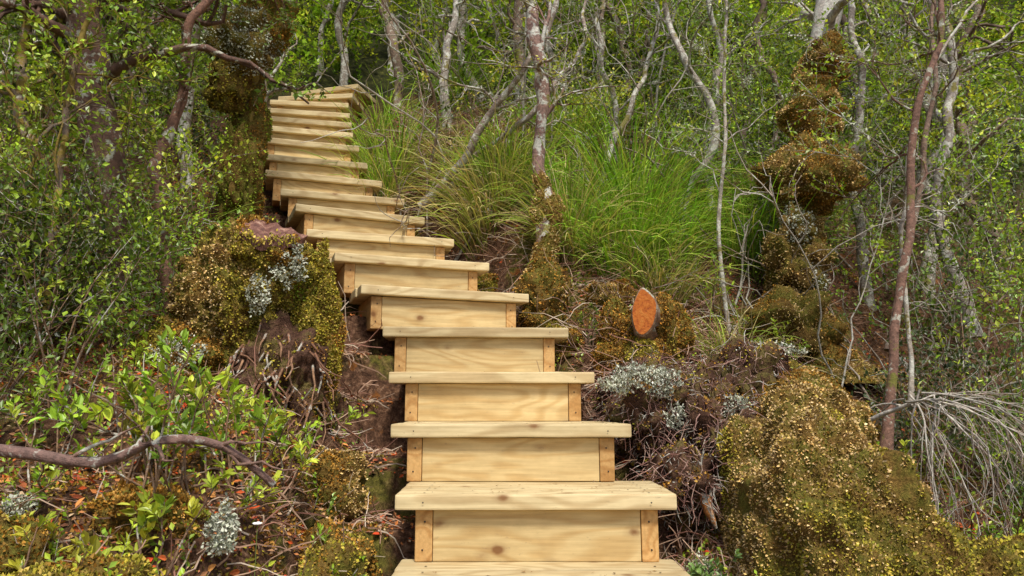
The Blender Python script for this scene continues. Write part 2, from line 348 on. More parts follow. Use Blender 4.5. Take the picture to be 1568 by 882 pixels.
for x,y,r,s,cs,c2 in [(-.55,2.30,(.15,.22,.17),51,MOSS_O,MOSS_Y),(-.54,1.92,(.14,.22,.13),52,MOSS_O,MOSS_Y),(-.52,1.62,(.13,.14,.10),61,MOSS_Y,MOSS_O),(-.95,1.62,(.16,.14,.08),53,MOSS_Y,MOSS_O),(-1.35,1.85,(.22,.16,.10),54,MOSS_O,MOSS_Y),(-.68,2.62,(.15,.15,.14),56,MOSS_O,MOSS_B),(.72,3.45,(.16,.14,.1),58,MOSS_O,MOSS_Y),(1.25,3.65,(.3,.2,.16),59,MOSS_Y,MOSS_O),(-.95,1.95,(.13,.12,.07),62,MOSS_O,MOSS_Y),(.55,4.0,(.16,.12,.1),63,MOSS_O,MOSS_B),(-.15,4.35,(.12,.1,.08),64,MOSS_O,MOSS_Y),(-.75,5.05,(.14,.12,.1),65,MOSS_O,MOSS_Y),(.28,3.85,(.14,.12,.1),66,MOSS_Y,MOSS_O)]:
    mb=MB(); z=float(H(A(x),A(y))[0]); V,F=lump((x,y,z-.02),r,.5,s,True,1.8); mb.add(V,F,A(.2,.1,.05),0); P,Nn=onsurf(V,F,10000); k=Nn[:,2]>-.3; moss(mb,P[k],Nn[k],.011,cs,c2,1,s,6)
    mb.build('moss_hummock',[M_mossb,M_moss])
# left stump
mb=MB(); 
for c,r,s in (((-1.12,2.96,.38),(.25,.25,.34),4),((-.80,2.92,.27),(.095,.10,.34),6),((-1.28,2.9,.1),(.2,.2,.25),9),((-.92,2.9,.53),(.13,.11,.13),14)):
    V,F=lump(c,r,.42,s,fr=2.8); mb.add(V,F,A(.2,.15,.05),0); P,Nn=onsurf(V,F,36000 if s!=14 else 12000); k=Nn[:,1]<.4; moss(mb,P[k],Nn[k],.0105,MOSS_Y,MOSS_O if s in(6,9) else MOSS_G if s==14 else MOSS_B,1,s)
th=np.linspace(0,2*math.pi,41)[:-1]; rr=.105*(1+.14*np.sin(3*th+1)+.08*np.sin(7*th)+.05*np.sin(13*th)); cx,cy=-.97,2.80
ring=np.stack([cx+rr*np.cos(th)*1.15,cy+rr*np.sin(th)*.8,.695+.50*rr*np.sin(th)-.25*rr*np.cos(th)+.008*np.sin(9*th)],1); low=ring*1.0; low[:,2]-=.035; low[:,:2]=(low[:,:2]-A(cx,cy))*.9+A(cx,cy)
mid=(ring-A(cx,cy,.688))*.5+A(cx,cy,.688)+np.stack([0*th,0*th,.012*np.sin(5*th+1)],1)
V=np.vstack([ring,low,mid,[[cx,cy,.682]]]); n=40
mb.add(V,[(k,n+k,n+(k+1)%n,(k+1)%n) for k in range(n)],A(.2,.1,.1),2); mb.add(V,[(k,(k+1)%n,2*n+(k+1)%n,2*n+k) for k in range(n)],A(.2,.1,.1),2); mb.add(V,[(2*n+k,2*n+(k+1)%n,3*n) for k in range(n)],A(.2,.1,.1),2)
P=ring[(ring[:,0]<cx-.02)|(ring[:,1]<cy)]; P=np.repeat(P,28,axis=0); P=P+rng.normal(size=P.shape)*.010; moss(mb,P,np.tile(A(0,-.3,1.),(len(P),1)),.012,MOSS_Y,MOSS_O,1)
V,F=lump((cx-.02,cy+.02,.59),(.13,.10,.07),.4,77,True); mb.add(V,F,A(.2,.15,.05),0); P,Nn=onsurf(V,F,7000); moss(mb,P,Nn,.011,MOSS_Y,MOSS_O,1,3)
lichen(mb,(-.87,2.75,.54),(.05,.03,.07),1100,1); lichen(mb,(-1.25,2.68,.2),(.09,.04,.05),700,1); lichen(mb,(-.97,2.71,.42),(.045,.03,.06),500,1)
V,F=lump((-.93,2.85,.08),(.2,.16,.26),.5,21); mb.add(V,F,A(.1,.1,.1),3)
S,Nn=onsurf(V,F,260); tubes(mb,grow(S,Nn+A(0,0,-1.2),rng.uniform(.08,.22,260),5,.3,-.1),np.linspace(.006,.002,5)[None].repeat(260,0),4,mixc([(.2,.09,.05),(.32,.18,.1)],260),4)
S,Nn=onsurf(V,F,6000); k=fbm(S*9,2,4)>.5; moss(mb,S[k],Nn[k],.012,MOSS_Y,MOSS_O,1,2)
mb.build('mossy_tree_stump',[M_mossb,M_moss,M_oldcut,M_peat,M_twig])
# cut log with orange face
mb=MB(); th=np.linspace(0,2*math.pi,33)[:-1]
prof=np.stack([.054*np.cos(th)*(1+.10*np.sin(2*th+.6)+.03*np.sin(5*th)),0*th,.105*np.sin(th)*(1+.08*np.cos(3*th))],1)
rings=[]; 
for k,(o,s) in enumerate([((.642,3.46,.455),1.0),((.645,3.467,.454),1.10),((.67,3.56,.43),1.2),((.71,3.7,.39),1.4),((.76,3.85,.34),1.7)]):
    rings.append(prof*s+A(*o)+A(0,-.02,0)*(prof[:,2:3]/.1)*(k<2)+(rng.normal(size=prof.shape)*.004*(k>1)))
V=np.vstack(rings+[A(.642,3.46,.455)[None]]); n=32
for k in range(4): mb.add(V,[(k*n+j,(k+1)*n+j,(k+1)*n+(j+1)%n,k*n+(j+1)%n) for j in range(n)],A(.3,.18,.11),1)
mb.add(V,[(j,(j+1)%n,5*n) for j in range(n)],A(.6,.2,.05),0)
for c,r,s in (((.80,3.66,.37),(.10,.13,.19),31),((.55,3.70,.36),(.10,.1,.16),32),((.5,3.62,.22),(.08,.1,.1),33),((.66,3.58,.25),(.12,.1,.1),34)):
    V,F=lump(c,r,.5,s,True); mb.add(V,F,A(.2,.1,.05),2); P,Nn=onsurf(V,F,7000); moss(mb,P,Nn,.0115,MOSS_O,MOSS_Y,3,s)
mb.build('cut_log_stump',[M_cut,M_bark_r,M_mossb,M_moss])
# ------------------------------------------------------------------ dead root mass
mb=MB(); specs=[((.58,2.98,-.02),(.15,.16,.15),41),((.78,3.02,-.12),(.18,.2,.2),42),((1.0,3.15,.06),(.18,.2,.18),43),((.62,2.72,-.28),(.13,.16,.13),44),((.84,2.85,-.1),(.13,.13,.14),45),((.62,3.3,.08),(.2,.2,.12),46)]
for c,r,s in specs:
    V,F=lump(c,r,.75,s,True,2.2); mb.add(V,F,A(.1,.1,.1),0)
    n=560; S,Nn=onsurf(V,F,n); D=nrm(Nn*.4+rng.normal(size=(n,3))*.6+A(0,-.1,-.5))
    tubes(mb,grow(S,D,rng.uniform(.04,.15,n),5,.45,-.15),np.linspace(.0028,.0012,5)[None].repeat(n,0),3,mixc([(.22,.10,.08),(.38,.22,.18),(.48,.33,.26),(.14,.06,.04)],n),1)
    S,Nn=onsurf(V,F,5000); k=(fbm(S*8,2,s)>.5)&(Nn[:,2]>-.2); moss(mb,S[k],Nn[k],.012,MOSS_O,MOSS_Y,2,s)
lichen(mb,(.50,2.84,.10),(.13,.06,.045),3200,2); lichen(mb,(.62,2.78,-.02),(.03,.03,.05),500,2); lichen(mb,(1.1,3.05,.24),(.10,.07,.03),1200,2); lichen(mb,(.85,2.78,.0),(.05,.04,.04),700,2)
P=np.array([[[.66,2.60,-.22],[.665,2.57,-.28],[.675,2.56,-.35],[.70,2.56,-.41]]]); tubes(mb,P,A(.004,.022,.018,.004)[None],6,A(.6,.25,.07),1)
mb.build('dead_root_mass',[M_peat,M_twig,M_moss])
# ------------------------------------------------------------------ trees
GREENS=[(.20,.31,.03),(.13,.23,.02),(.30,.40,.04),(.08,.14,.02)]
GR_DK=[(.11,.19,.02),(.16,.26,.03),(.25,.34,.03),(.06,.10,.015)]
GR_BR=[(.38,.54,.04),(.27,.44,.03),(.52,.58,.06),(.18,.31,.03)]
GR_YL=[(.50,.50,.05),(.38,.46,.05),(.24,.34,.03),(.58,.50,.07)]
GR_BL=[(.18,.30,.09),(.24,.37,.10),(.12,.21,.05)]
def tree(name,pts,r0,r1,bark,col,nb_=10,blen=.8,k2=4,k3=4,nl=9,ll=.016,cs=GREENS,t0=.35,up=.12,extra=None,M=30,rich=False,twl=.16,rough=.22,tcol=(.16,.10,.06),far=False,wob=.10,lich=0):
    e=MB(); lf=MB(); P=crspline(pts,M)[None]
    sd=int(rng.integers(50)); P=P+(fbm(P*6+5,2,sd)[...,None]-.5)*np.array([.05,.05,0])
    env=np.clip(np.linspace(0,4,M),0,1)[None]
    P=P+np.stack([(fbm(P*2.6+11,2,sd+1)-.5)*env,(fbm(P*2.6+31,2,sd+2)-.5)*env,0*env],-1)*wob*2
    t=np.linspace(0,1,M); R=(r0+(r1-r0)*t)*(1+rough*(fbm(P[0]*12,2,3)-.5)*2); R[:2]*=A(1.5,1.15)
    tubes(e,P,R[None],12,A(*col))
    if nb_:
        s,d,tt=kids(P,nb_,t0,1,1.0,up); L1=blen*rng.uniform(.5,1.2,len(s))*(1.15-.6*tt)
        B1=grow(s,d,L1,10,.30,.03); rb=(r0+(r1-r0)*tt)*.42
        tubes(e,B1,np.linspace(1,.3,10)[None]*rb[:,None],5,A(*col)*rng.uniform(.7,1.2,(len(s),1)))
        s,d,tt=kids(B1,k2,.2,1,.8,.1); B2=grow(s,d,blen*.42*rng.uniform(.4,1.2,len(s)),5,.3,.04)
        tubes(e,B2,np.linspace(1,.4,5)[None]*(np.repeat(rb,k2)*.36+.001)[:,None],3,A(*col)*rng.uniform(.6,1.2,(len(s),1)))
        if k3:
            s,d,tt=kids(B2,k3,.2,1,.7,.12); 
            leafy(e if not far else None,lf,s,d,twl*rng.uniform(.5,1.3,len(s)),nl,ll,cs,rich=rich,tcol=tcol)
    root=empty(name); e.build('trunk_and_branches',[bark],root)
    if lf.V: lf.build('foliage',[M_leaff if far else M_leaf],root,False)
    if extra or (lich and nb_):
        x=MB()
        if extra: extra(x,P[0],R)
        if lich and nb_:
            S,T=samp(np.repeat(B1,lich,axis=0),np.clip(np.repeat(rng.random((len(B1),3)),lich,axis=0)[:,0]+rng.normal(size=len(B1)*lich)*.06,0,1))
            Nn=nrm(np.cross(T,rng.normal(size=T.shape))+A(0,0,.4)); moss(x,S+Nn*.010+rng.normal(size=S.shape)*.006,Nn,.014,LICH,None,1)
        x.build('moss_and_lichen',[M_mossb,M_moss],root)
    return root
def sleeve(t0,t1,n,cs,cs2=None,fat=1.3,clumps=(),var=1.6,seed=8,flare=0,fr=7):
    def f(x,P,R):
        M=len(P); a=int(t0*M); b_=max(int(t1*M),a+3); m=(b_-a)*4
        tt=np.linspace(0,b_-a-1,m); PP=np.stack([np.interp(tt,np.arange(b_-a),P[a:b_,k]) for k in range(3)],-1)[None]; RR=np.interp(tt,np.arange(b_-a),R[a:b_])[None]*fat*(1+flare*np.exp(-np.arange(m)/10.))[None]
        tubes(x,PP,RR,18,A(.2,.15,.05),0); V=x.V[-1]; ctr=np.repeat(PP[0],18,axis=0)
        tail=1-.5*sstep(.9,1,np.repeat(np.linspace(0,1,m),18))
        k=((.50+var*(fbm(V*fr,3,seed)-.24)+.7*(fbm(V*20,2,seed+1)-.5))*tail)[:,None]; k=np.maximum(k,.3); V[:]=ctr+(V-ctr)*k
        i=np.arange(m*18).reshape(m,18); nx=np.roll(i,-1,1)
        F=np.concatenate([np.stack([i[:-1],nx[:-1],nx[1:]],-1).reshape(-1,3),np.stack([i[:-1],nx[1:],i[1:]],-1).reshape(-1,3)])
        S,_=onsurf(V,F,n); q=np.argmin(((S[:,None]-PP[0][None])**2).sum(-1),1); Nn=nrm(S-PP[0][q]); moss(x,S,Nn,.0125,cs,cs2,1,4)
        for c,r,k,cc in clumps:
            V,F=lump(c,r,.75,int(rng.integers(90)),True,2.6); x.add(V,F,A(.2,.1,.05),0); S,Nn=onsurf(V,F,k); S=S+Nn*rng.uniform(-.01,.015,(k,1)); moss(x,S,Nn,.0125,cc,None if cc is LICH else cs2,1,6)
    return f
tree('mossy_tree',[(-1.50,3.85,.5),(-1.52,3.88,1.2),(-1.50,3.9,1.7),(-1.53,3.9,2.15),(-1.48,3.9,2.7),(-1.42,3.95,3.4)],.075,.05,M_bark_m,(.16,.10,.06),8,.6,5,4,9,.028,GREENS,.7,wob=0,
  extra=sleeve(.0,.85,13000,MOSS_O,MOSS_G,1.5,[((-1.52,3.74,2.02),(.18,.12,.17),8000,LICH),((-1.40,3.82,2.18),(.13,.12,.15),4000,MOSS_O),((-1.58,3.78,1.78),(.1,.1,.15),3000,MOSS_Y),((-1.5,3.78,1.2),(.10,.10,.28),4000,MOSS_G)]))
tree('brown_beech_tree',[(-1.75,3.15,.2),(-1.85,3.15,1.1),(-1.98,3.15,1.75),(-2.02,3.2,2.2),(-2.1,3.2,3.2)],.085,.065,M_bark_r,(.15,.08,.055),14,.9,5,5,9,.030,GREENS,.3)
tree('brown_beech_tree',[(-1.42,3.05,.2),(-1.62,3.2,1.0),(-1.60,3.3,1.7),(-1.45,3.3,2.2),(-1.38,3.35,2.9)],.028,.018,M_bark_r,(.20,.10,.065),12,.5,5,5,9,.028,GREENS,.25)
tree('brown_beech_tree',[(-2.3,3.0,.1),(-2.1,3.0,.9),(-2.25,3.1,1.6),(-2.05,3.1,2.5)],.028,.02,M_bark_m,(.24,.18,.13),16,.8,5,5,9,.028,GR_BR,.05)
tree('brown_beech_tree',[(-1.85,2.75,.0),(-1.8,2.8,.7),(-1.9,2.85,1.3),(-1.8,2.9,2.0)],.018,.01,M_bark_m,(.2,.14,.1),16,.6,5,4,9,.026,GR_BR,.05)
for x,y,l in [(-2.6,4.2,.1),(-2.05,4.4,-.1),(-2.9,3.6,.15),(-1.85,4.9,.05)]:
    z=float(H(A(x),A(y))[0]); tree('lichen_beech_tree',[(x,y,z-.1),(x+l,y,z+.8),(x-l*.5,y,z+1.6),(x+l,y,z+2.6)],.04,.025,M_bark_w,(.30,.24,.2),9,.7,4,4,8,.03,GREENS,.3,lich=60)
tree('lichen_beech_tree',[(.17,3.93,.35),(.17,3.97,.75),(.19,4.05,1.15),(.15,4.1,1.45),(.18,4.1,1.9),(.12,4.1,2.3),(.06,4.15,2.8),(.02,4.2,3.5)],.058,.030,M_bark_w,(.26,.16,.13),9,.8,4,4,7,.024,GR_YL,.5,
  extra=sleeve(0,.44,10000,MOSS_O,MOSS_B,1.25,[((.17,3.90,.60),(.13,.11,.14),3500,MOSS_O)],var=1.5,flare=.8),rough=.45,wob=.04,lich=80)
tree('lichen_beech_tree',[(-.62,4.75,1.35),(-.38,4.6,1.62),(-.12,4.5,1.95),(.10,4.45,2.2),(.28,4.5,2.7),(.3,4.6,3.4)],.030,.016,M_bark_w,(.28,.22,.18),8,.8,4,3,7,.024,GR_YL,.35,lich=80)
tree('lichen_beech_tree',[(-.45,4.9,1.5),(-.2,4.75,1.75),(.12,4.6,1.98),(.45,4.7,2.4),(.55,4.9,3.0)],.022,.012,M_bark_w,(.28,.22,.18),6,.7,4,3,7,.024,GREENS,.4,lich=60)
tree('lichen_beech_tree',[(.52,4.75,1.25),(.64,4.8,1.68),(.83,4.8,2.08),(.98,4.85,2.5),(1.12,4.9,3.2)],.024,.014,M_bark_w,(.34,.30,.25),8,.7,4,3,7,.024,GREENS,.5,lich=60)
tree('mossy_tree',[(1.66,4.2,.1),(1.72,4.28,.9),(1.80,4.3,1.4),(1.90,4.3,1.75),(1.93,4.3,2.05),(2.03,4.3,2.4),(2.12,4.35,2.8),(2.2,4.4,3.6)],.10,.08,M_bark_w,(.48,.44,.40),9,.9,4,4,8,.024,GREENS,.68,wob=.03,lich=60,
  extra=sleeve(0,.72,42000,MOSS_O,MOSS_B,1.12,[((1.80,4.18,1.36),(.25,.20,.18),16000,MOSS_O),((1.66,4.14,.86),(.15,.13,.20),5000,MOSS_B),((1.60,4.08,.45),(.24,.18,.18),6000,MOSS_O),((1.66,4.06,1.02),(.08,.07,.11),2200,LICH),((1.74,4.08,.72),(.06,.06,.09),1200,LICH),((1.97,4.2,2.15),(.10,.1,.15),3500,MOSS_O)],var=2.7,flare=.5,fr=3.2,seed=21))
for pts,r,c,bk in [([(1.22,4.0,.3),(1.20,4.0,1.2),(1.25,4.05,1.8),(1.30,4.05,2.5),(1.3,4.1,3.2)],.013,(.40,.35,.29),M_bark_w),
  ([(1.02,4.5,.7),(1.1,4.55,1.2),(1.34,4.6,1.75),(1.25,4.6,2.3),(1.1,4.6,2.8),(1.0,4.6,3.4)],.034,(.32,.28,.24),M_bark_w),
  ([(1.46,2.88,-.2),(1.60,2.9,.5),(1.67,2.92,.95),(1.77,2.92,1.38),(1.92,2.95,1.8),(2.1,3,2.5)],.020,(.22,.12,.085),M_bark_r),
  ([(1.62,2.95,0),(1.68,3.0,.7),(1.85,3.1,1.35),(2.15,3.2,1.8),(2.5,3.3,2.3)],.010,(.40,.35,.29),M_bark_w),
  ([(2.3,4.6,.6),(2.35,4.7,1.5),(2.45,4.8,2.3),(2.5,4.8,3.3)],.038,(.28,.24,.21),M_bark_w),
  ([(2.05,3.9,.3),(2.3,4.0,1.1),(2.5,4.0,1.9),(2.55,4.0,3)],.020,(.3,.2,.15),M_bark_r),
  ([(1.45,4.9,1.0),(1.42,5.0,1.7),(1.55,5.1,2.5),(1.5,5.1,3.5)],.036,(.30,.26,.22),M_bark_w),
  ([(.75,5.2,1.4),(.8,5.3,2.1),(.7,5.3,2.8),(.75,5.3,3.6)],.030,(.28,.24,.2),M_bark_w),
  ([(2.7,4.2,.4),(2.65,4.3,1.2),(2.8,4.3,2.1),(2.7,4.3,3.2)],.04,(.30,.26,.23),M_bark_w),
  ([(-.55,5.9,2.3),(-.6,5.9,2.9),(-.5,6.0,3.6),(-.55,6,4.4)],.045,(.32,.28,.24),M_bark_w)]:
    tree('lichen_beech_tree',pts,r,r*.5,bk,c,9,.75,4,4,8,.024,GREENS if r>.02 else GR_BR,.25,tcol=(.28,.24,.18),lich=70 if bk is M_bark_w else 30,wob=.05 if r<.025 else .1)
bgpos=[(-3.6,6.0),(-3.0,7.2),(-2.4,8.4),(-1.6,9),(-.9,8.0),(-.3,7.0),(-1.1,6.6),(.3,7.8),(.9,6.2),(1.2,7.0),(1.9,6.2),(2.4,7.2),(3.0,6.0),(3.5,7.4),(4.2,6.5),(.1,6.0),(1.5,8.5),(4.9,8),(-4.5,7.5),(-2.9,5.2),(2.9,5.0),(3.6,5.2),(-.1,9.2),(2.6,9.2),(-3.6,9.5),(-2.0,7.9),(.55,6.6),(2.1,5.6)]
for k,(x,y) in enumerate(bgpos):
    z=float(H(A(x),A(y))[0]); l1,l2,l3=rng.normal(size=3)*.28; r=rng.uniform(.025,.06)
    pale=rng.random()<.5
    tree('background_beech_tree',[(x,y,z-.1),(x+l1*.6,y,z+.9),(x+l1+l2*.3,y+.05,z+1.9),(x+l1+l2,y+.1,z+3),(x+l1+l2+l3,y+.1,z+4.4)],r,r*.5,M_bark_w if pale else M_bark_r,(.30,.26,.22) if pale else (.20,.14,.10),11,1.1,4,4,8,.046,[GREENS,GR_YL,GR_BR,GREENS][k%4],.18,twl=.24,far=True,wob=.22)
mb=MB(); tw=[(.40,.36,.30),(.26,.19,.14),(.48,.45,.38)]
for n,(x0,x1,y0,y1),(la,lb),(ra,rb) in [(120,(-1.0,4.2,4.4,7.5),(.8,2.4),(.005,.014)),(34,(1.3,3.2,3.3,4.4),(.6,1.7),(.004,.009))]:
    x=rng.uniform(x0,x1,n); y=rng.uniform(y0,y1,n); z=H(x,y)
    B=grow(np.stack([x,y,z],-1),nrm(rng.normal(size=(n,3))*.55+A(0,0,1)),rng.uniform(la,lb,n),14,.26,.04); tubes(mb,B,np.linspace(1,.3,14)[None]*rng.uniform(ra,rb,n)[:,None],4,mixc(tw,n))
    s,d,t=kids(B,5,.3,1,.8,.05); C=grow(s,d,rng.uniform(.2,.6,len(s)),7,.35,.03); tubes(mb,C,np.linspace(.0040,.0016,7)[None].repeat(len(s),0),3,mixc(tw,len(s)))
mb.build('bare_branches',[M_twig])
def scrub(name,x0,x1,y0,y1,hmax,n,nl,ll,css,thr,seed,wr=.6,L=(.12,.3),rich=False,fr=.9,stems=True,gap=.62,holes=(),var=1.0):
    e=MB(); lf=MB(); x=rng.uniform(x0,x1,n);y=rng.uniform(y0,y1,n)
    dd,_=stair_q(x,y); k=dd>gap
    for hx0,hx1,hy0,hy1 in holes: k&=~((x>hx0)&(x<hx1)&(y>hy0)&(y<hy1))
    x=x[k];y=y[k]
    z=H(x,y)+hmax*rng.random(len(x))**1.2; P=np.stack([x,y,z],-1)
    k=fbm(P*1.6+3,3,seed)>thr; P=P[k]; n=len(P)
    sel=(fbm(P*fr,2,seed+20)*1.9-.45)*len(css); sel=np.clip(sel+rng.normal(size=n)*.35,0,len(css)-1).astype(int)
    cb=np.zeros((n,3))
    for q in range(len(css)):
        m=sel==q; cb[m]=mixc(css[q],m.sum())
    cb*=np.clip(.95+var*(fbm(P*2.3,2,seed+9)-.5)*3.6,.25,1.7)[:,None]
    leafy(e if stems else None,lf,P,nrm(rng.normal(size=(n,3))*.7+A(0,-.25,.6)),rng.uniform(*L,n),nl,ll,None,clus=cb,rich=rich,wr=wr)
    root=empty(name)
    if stems: e.build('stems',[M_twig],root)
    lf.build('leaves',[M_leaf if stems else M_leaff],root,False)
scrub('hillside_scrub',-6,7,6.4,11,1.8,14000,8,.058,[GREENS,GR_BR,GR_YL,GREENS],.46,71,stems=False)
scrub('hillside_scrub',-14,16,11,22,5.0,10000,8,.13,[GREENS,GR_BR,GR_DK,GR_BR],.32,72,L=(.3,.7),stems=False)
scrub('forest_canopy',-6,7,7.5,12,4.5,7000,8,.055,[GREENS,GR_BR,GR_YL,GREENS],.49,73,L=(.2,.4),stems=False)
scrub('mid_slope_shrubs',-.6,1.6,4.8,6.4,.5,1500,9,.030,[GREENS,GR_YL,GR_BR],.52,79)
hr=[(1.2,2.15,3.2,4.35)]; hl=[(-1.85,-1.2,2.9,3.95)]
scrub('right_shrub_thicket',1.4,4.4,3.3,6.4,1.6,7500,9,.030,[GREENS,GR_BR,GR_BL,GR_BR],.46,74,holes=hr)
scrub('right_shrub_thicket',1.65,3.2,2.5,3.5,.7,2400,10,.024,[GR_BL,GREENS,GR_BR],.45,75)
scrub('left_shrub_thicket',-4.4,-1.30,3.0,6,2.2,8500,9,.030,[GR_BR,GREENS,GR_BR,GREENS],.45,76,holes=hl)
scrub('left_shrub_thicket',-2.8,-1.30,2.15,3.1,.85,3600,10,.024,[GREENS,GR_DK,GR_BR],.42,77)
# ------------------------------------------------------------------ tussock grass
def tussock(mb,x,y,h,n,cs,w=None,r=.16,droop=1.0,wd=.0032,lean=(0,-.15)):
    M=8; a=rng.uniform(0,2*math.pi,n); q=rng.random(n)**.6
    x0=x+np.cos(a)*r*q; y0=y+np.sin(a)*r*q; z0=H(x0,y0)-.02
    a2=a+rng.normal(size=n)*.9; out=np.stack([np.cos(a2),np.sin(a2),0*a],-1); d=nrm(A(0,0,1.2)+out*(.1+.8*rng.random((n,1)))+A(lean[0],lean[1],0)+rng.normal(size=(n,3))*.22)
    L=h*rng.uniform(.4,1.35,n); P=np.zeros((n,M,3)); P[:,0]=np.stack([x0,y0,z0],-1); dr=droop*rng.uniform(.03,.34,n)
    for k in range(1,M):
        P[:,k]=P[:,k-1]+d*(L/(M-1))[:,None]; d=nrm(d+out*dr[:,None]*.6+A(0,0,-1)*dr[:,None]*(k/M)*1.8+A(lean[0],lean[1],0)*.12+rng.normal(size=(n,3))*.03)
    S=nrm(np.cross(d,rng.normal(size=(n,3)))); W=wd*np.array([.7,1,1,1,.9,.7,.45,.1])[None]*rng.uniform(.6,1.4,(n,1))
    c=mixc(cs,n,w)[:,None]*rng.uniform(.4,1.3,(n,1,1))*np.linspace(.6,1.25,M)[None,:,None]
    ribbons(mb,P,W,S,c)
GG=[(.30,.56,.05),(.20,.44,.04),(.42,.62,.07),(.56,.56,.14)]; GS=[(.70,.58,.30),(.58,.45,.2),(.42,.50,.10),(.30,.44,.06)]
for x,y,h,n,cs,lean in [(-1.0,5.55,.62,600,GG,(0,-.1)),(-.98,5.38,.5,600,GS,(0,-.5)),(-.14,4.62,.6,600,GS,(-.15,-.5)),(.02,4.85,.5,400,GG,(-.1,-.3)),(.42,4.55,.6,450,GG,(-.1,-.2)),(.82,4.75,.9,750,GG,(.05,-.1)),(1.0,4.45,.55,400,GG,(0,-.2)),(.62,4.28,.5,400,GG,(-.1,-.3)),(.36,4.3,.55,450,GS,(-.1,-.5)),(.85,4.12,.42,350,GS,(0,-.4)),(.75,4.4,.65,500,GG,(0,-.3)),
   (1.9,5.0,.8,350,GG,(0,-.1)),(-2.0,3.4,.7,300,GG,(0,-.2)),(-.6,7.0,.7,350,GG,(0,-.1)),(.5,5.6,.7,350,GG,(0,-.1)),(2.5,3.6,.6,250,GG,(0,-.1)),(1.5,4.6,.7,300,GG,(0,-.1)),(-.45,5.1,.35,250,GS,(0,-.5)),(-1.25,6.3,.5,350,GG,(0,-.2)),(1.15,3.75,.35,200,GS,(0,-.4))]:
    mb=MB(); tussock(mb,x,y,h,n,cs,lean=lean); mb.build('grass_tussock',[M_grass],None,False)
# ------------------------------------------------------------------ broad leaf plants
def sapling(name,x,y,h,nst,ll,cs,spread=.5,nl=11,sub=3,rr=.004):
    e=MB(); lf=MB(); z=float(H(A(x),A(y))[0]); S=np.tile(A(x,y,z-.02),(nst,1))+rng.normal(size=(nst,3))*A(.03,.03,0)
    P=grow(S,nrm(rng.normal(size=(nst,3))*spread+A(0,0,1)),h*rng.uniform(.6,1.1,nst),9,.12,.05)
    tubes(e,P,np.linspace(1,.4,9)[None].repeat(nst,0)*rr,5,A(.2,.12,.07)*rng.uniform(.7,1.4,(nst,1)))
    s,d,t=kids(P,sub,.35,1,.8,.25); leafy(e,lf,s,d,h*.28*rng.uniform(.4,1,len(s)),nl,ll,cs,rich=True,wr=.42,spread=.75)
    root=empty(name); e.build('stems',[M_twig],root); lf.build('leaves',[M_leaf],root,False)
for x,y,h,n,ll,cs in [(-.92,1.98,.42,11,.034,GR_BR),(-.80,2.12,.38,10,.034,GR_BR),(-.74,2.38,.38,7,.028,GR_BR),(-1.05,2.1,.36,7,.034,GR_YL),(-.86,1.75,.24,5,.034,GR_YL),(-1.3,2.05,.38,8,.028,GR_BR),(-1.6,2.05,.45,9,.026,GREENS),(-1.5,2.4,.6,10,.024,GR_BR),(-1.75,2.35,.6,10,.024,GREENS),(-1.15,1.75,.2,5,.028,GR_YL),(-1.25,2.35,.36,7,.026,GR_BR),
    (-.50,1.95,.22,7,.020,GR_BR),(-.60,2.05,.22,7,.020,GR_BR),(-.54,2.25,.24,6,.018,GR_BR),(-.62,1.7,.18,7,.018,GR_BR),(1.45,2.95,.45,7,.026,GR_BR),(1.65,2.7,.5,9,.026,GR_BR),(1.8,2.6,.5,9,.024,GREENS),(1.2,4.1,.5,8,.028,GR_BR),(.98,4.1,.35,6,.026,GR_BR),(1.4,3.7,.4,7,.026,GR_BR),(.60,2.25,.18,9,.022,GR_BL),(-1.9,2.6,.8,12,.024,GREENS),(-2.1,2.9,1.2,14,.024,GREENS),(1.85,3.1,1.0,12,.024,GR_BR),(2.05,3.0,.9,12,.024,GR_BR),(2.3,3.3,1.1,14,.026,GREENS),(.42,3.75,.2,5,.02,GREENS),(-.9,3.35,.25,5,.022,GREENS)]:
    sapling('leafy_shrub',x,y,h,n,ll,cs)
sapling('sapling',-.80,3.12,.62,2,.03,GR_YL,.06,3,3,.003)
# fallen branch in left foreground
mb=MB(); P=crspline([(-1.45,1.75,-.12),(-1.2,1.72,-.10),(-.98,1.74,-.13),(-.86,1.8,-.08),(-.74,1.88,-.10),(-.62,1.93,-.2)],16)[None]; tubes(mb,P,np.linspace(.016,.009,16)[None],8,A(.2,.12,.1))
s,d,t=kids(P,7,.1,.95,.9,.3); C=grow(s,d,rng.uniform(.08,.25,len(s)),8,.25,.05); tubes(mb,C,np.linspace(.006,.002,8)[None].repeat(len(s),0),5,A(.22,.13,.1)); mb.build('fallen_branch',[M_twig])
mb=MB(); n=14; c=np.stack([-.53+rng.normal(size=n)*.06,1.9+rng.normal(size=n)*.05,np.zeros(n)],-1); c[:,2]=H(c[:,0],c[:,1])+.21+rng.uniform(-.02,.03,n)
st=grow(c-A(0,0,.2),np.tile(A(0,0,1),(n,1)),np.full(n,.2),4,.02,0); tubes(mb,st,np.full((n,4),.001),3,A(.15,.2,.05))
b_=np.repeat(c,5,axis=0); a=np.tile(np.arange(5)/5*2*math.pi,n)+np.repeat(rng.random(n),5); d=np.stack([np.cos(a),np.sin(a)-.4,.35+0*a],-1)
leaves(mb,b_,d,np.tile(A(0,-.5,1),(len(b_),1)),np.full(len(b_),.014),np.full(len(b_),.010),np.tile(A(.8,.8,.75),(len(b_),1)),0,True); mb.build('white_flower',[M_litter],None,False)
mb=MB(); n=16; S=np.tile(A(1.42,2.55,.02),(n,1))+rng.normal(size=(n,3))*.03
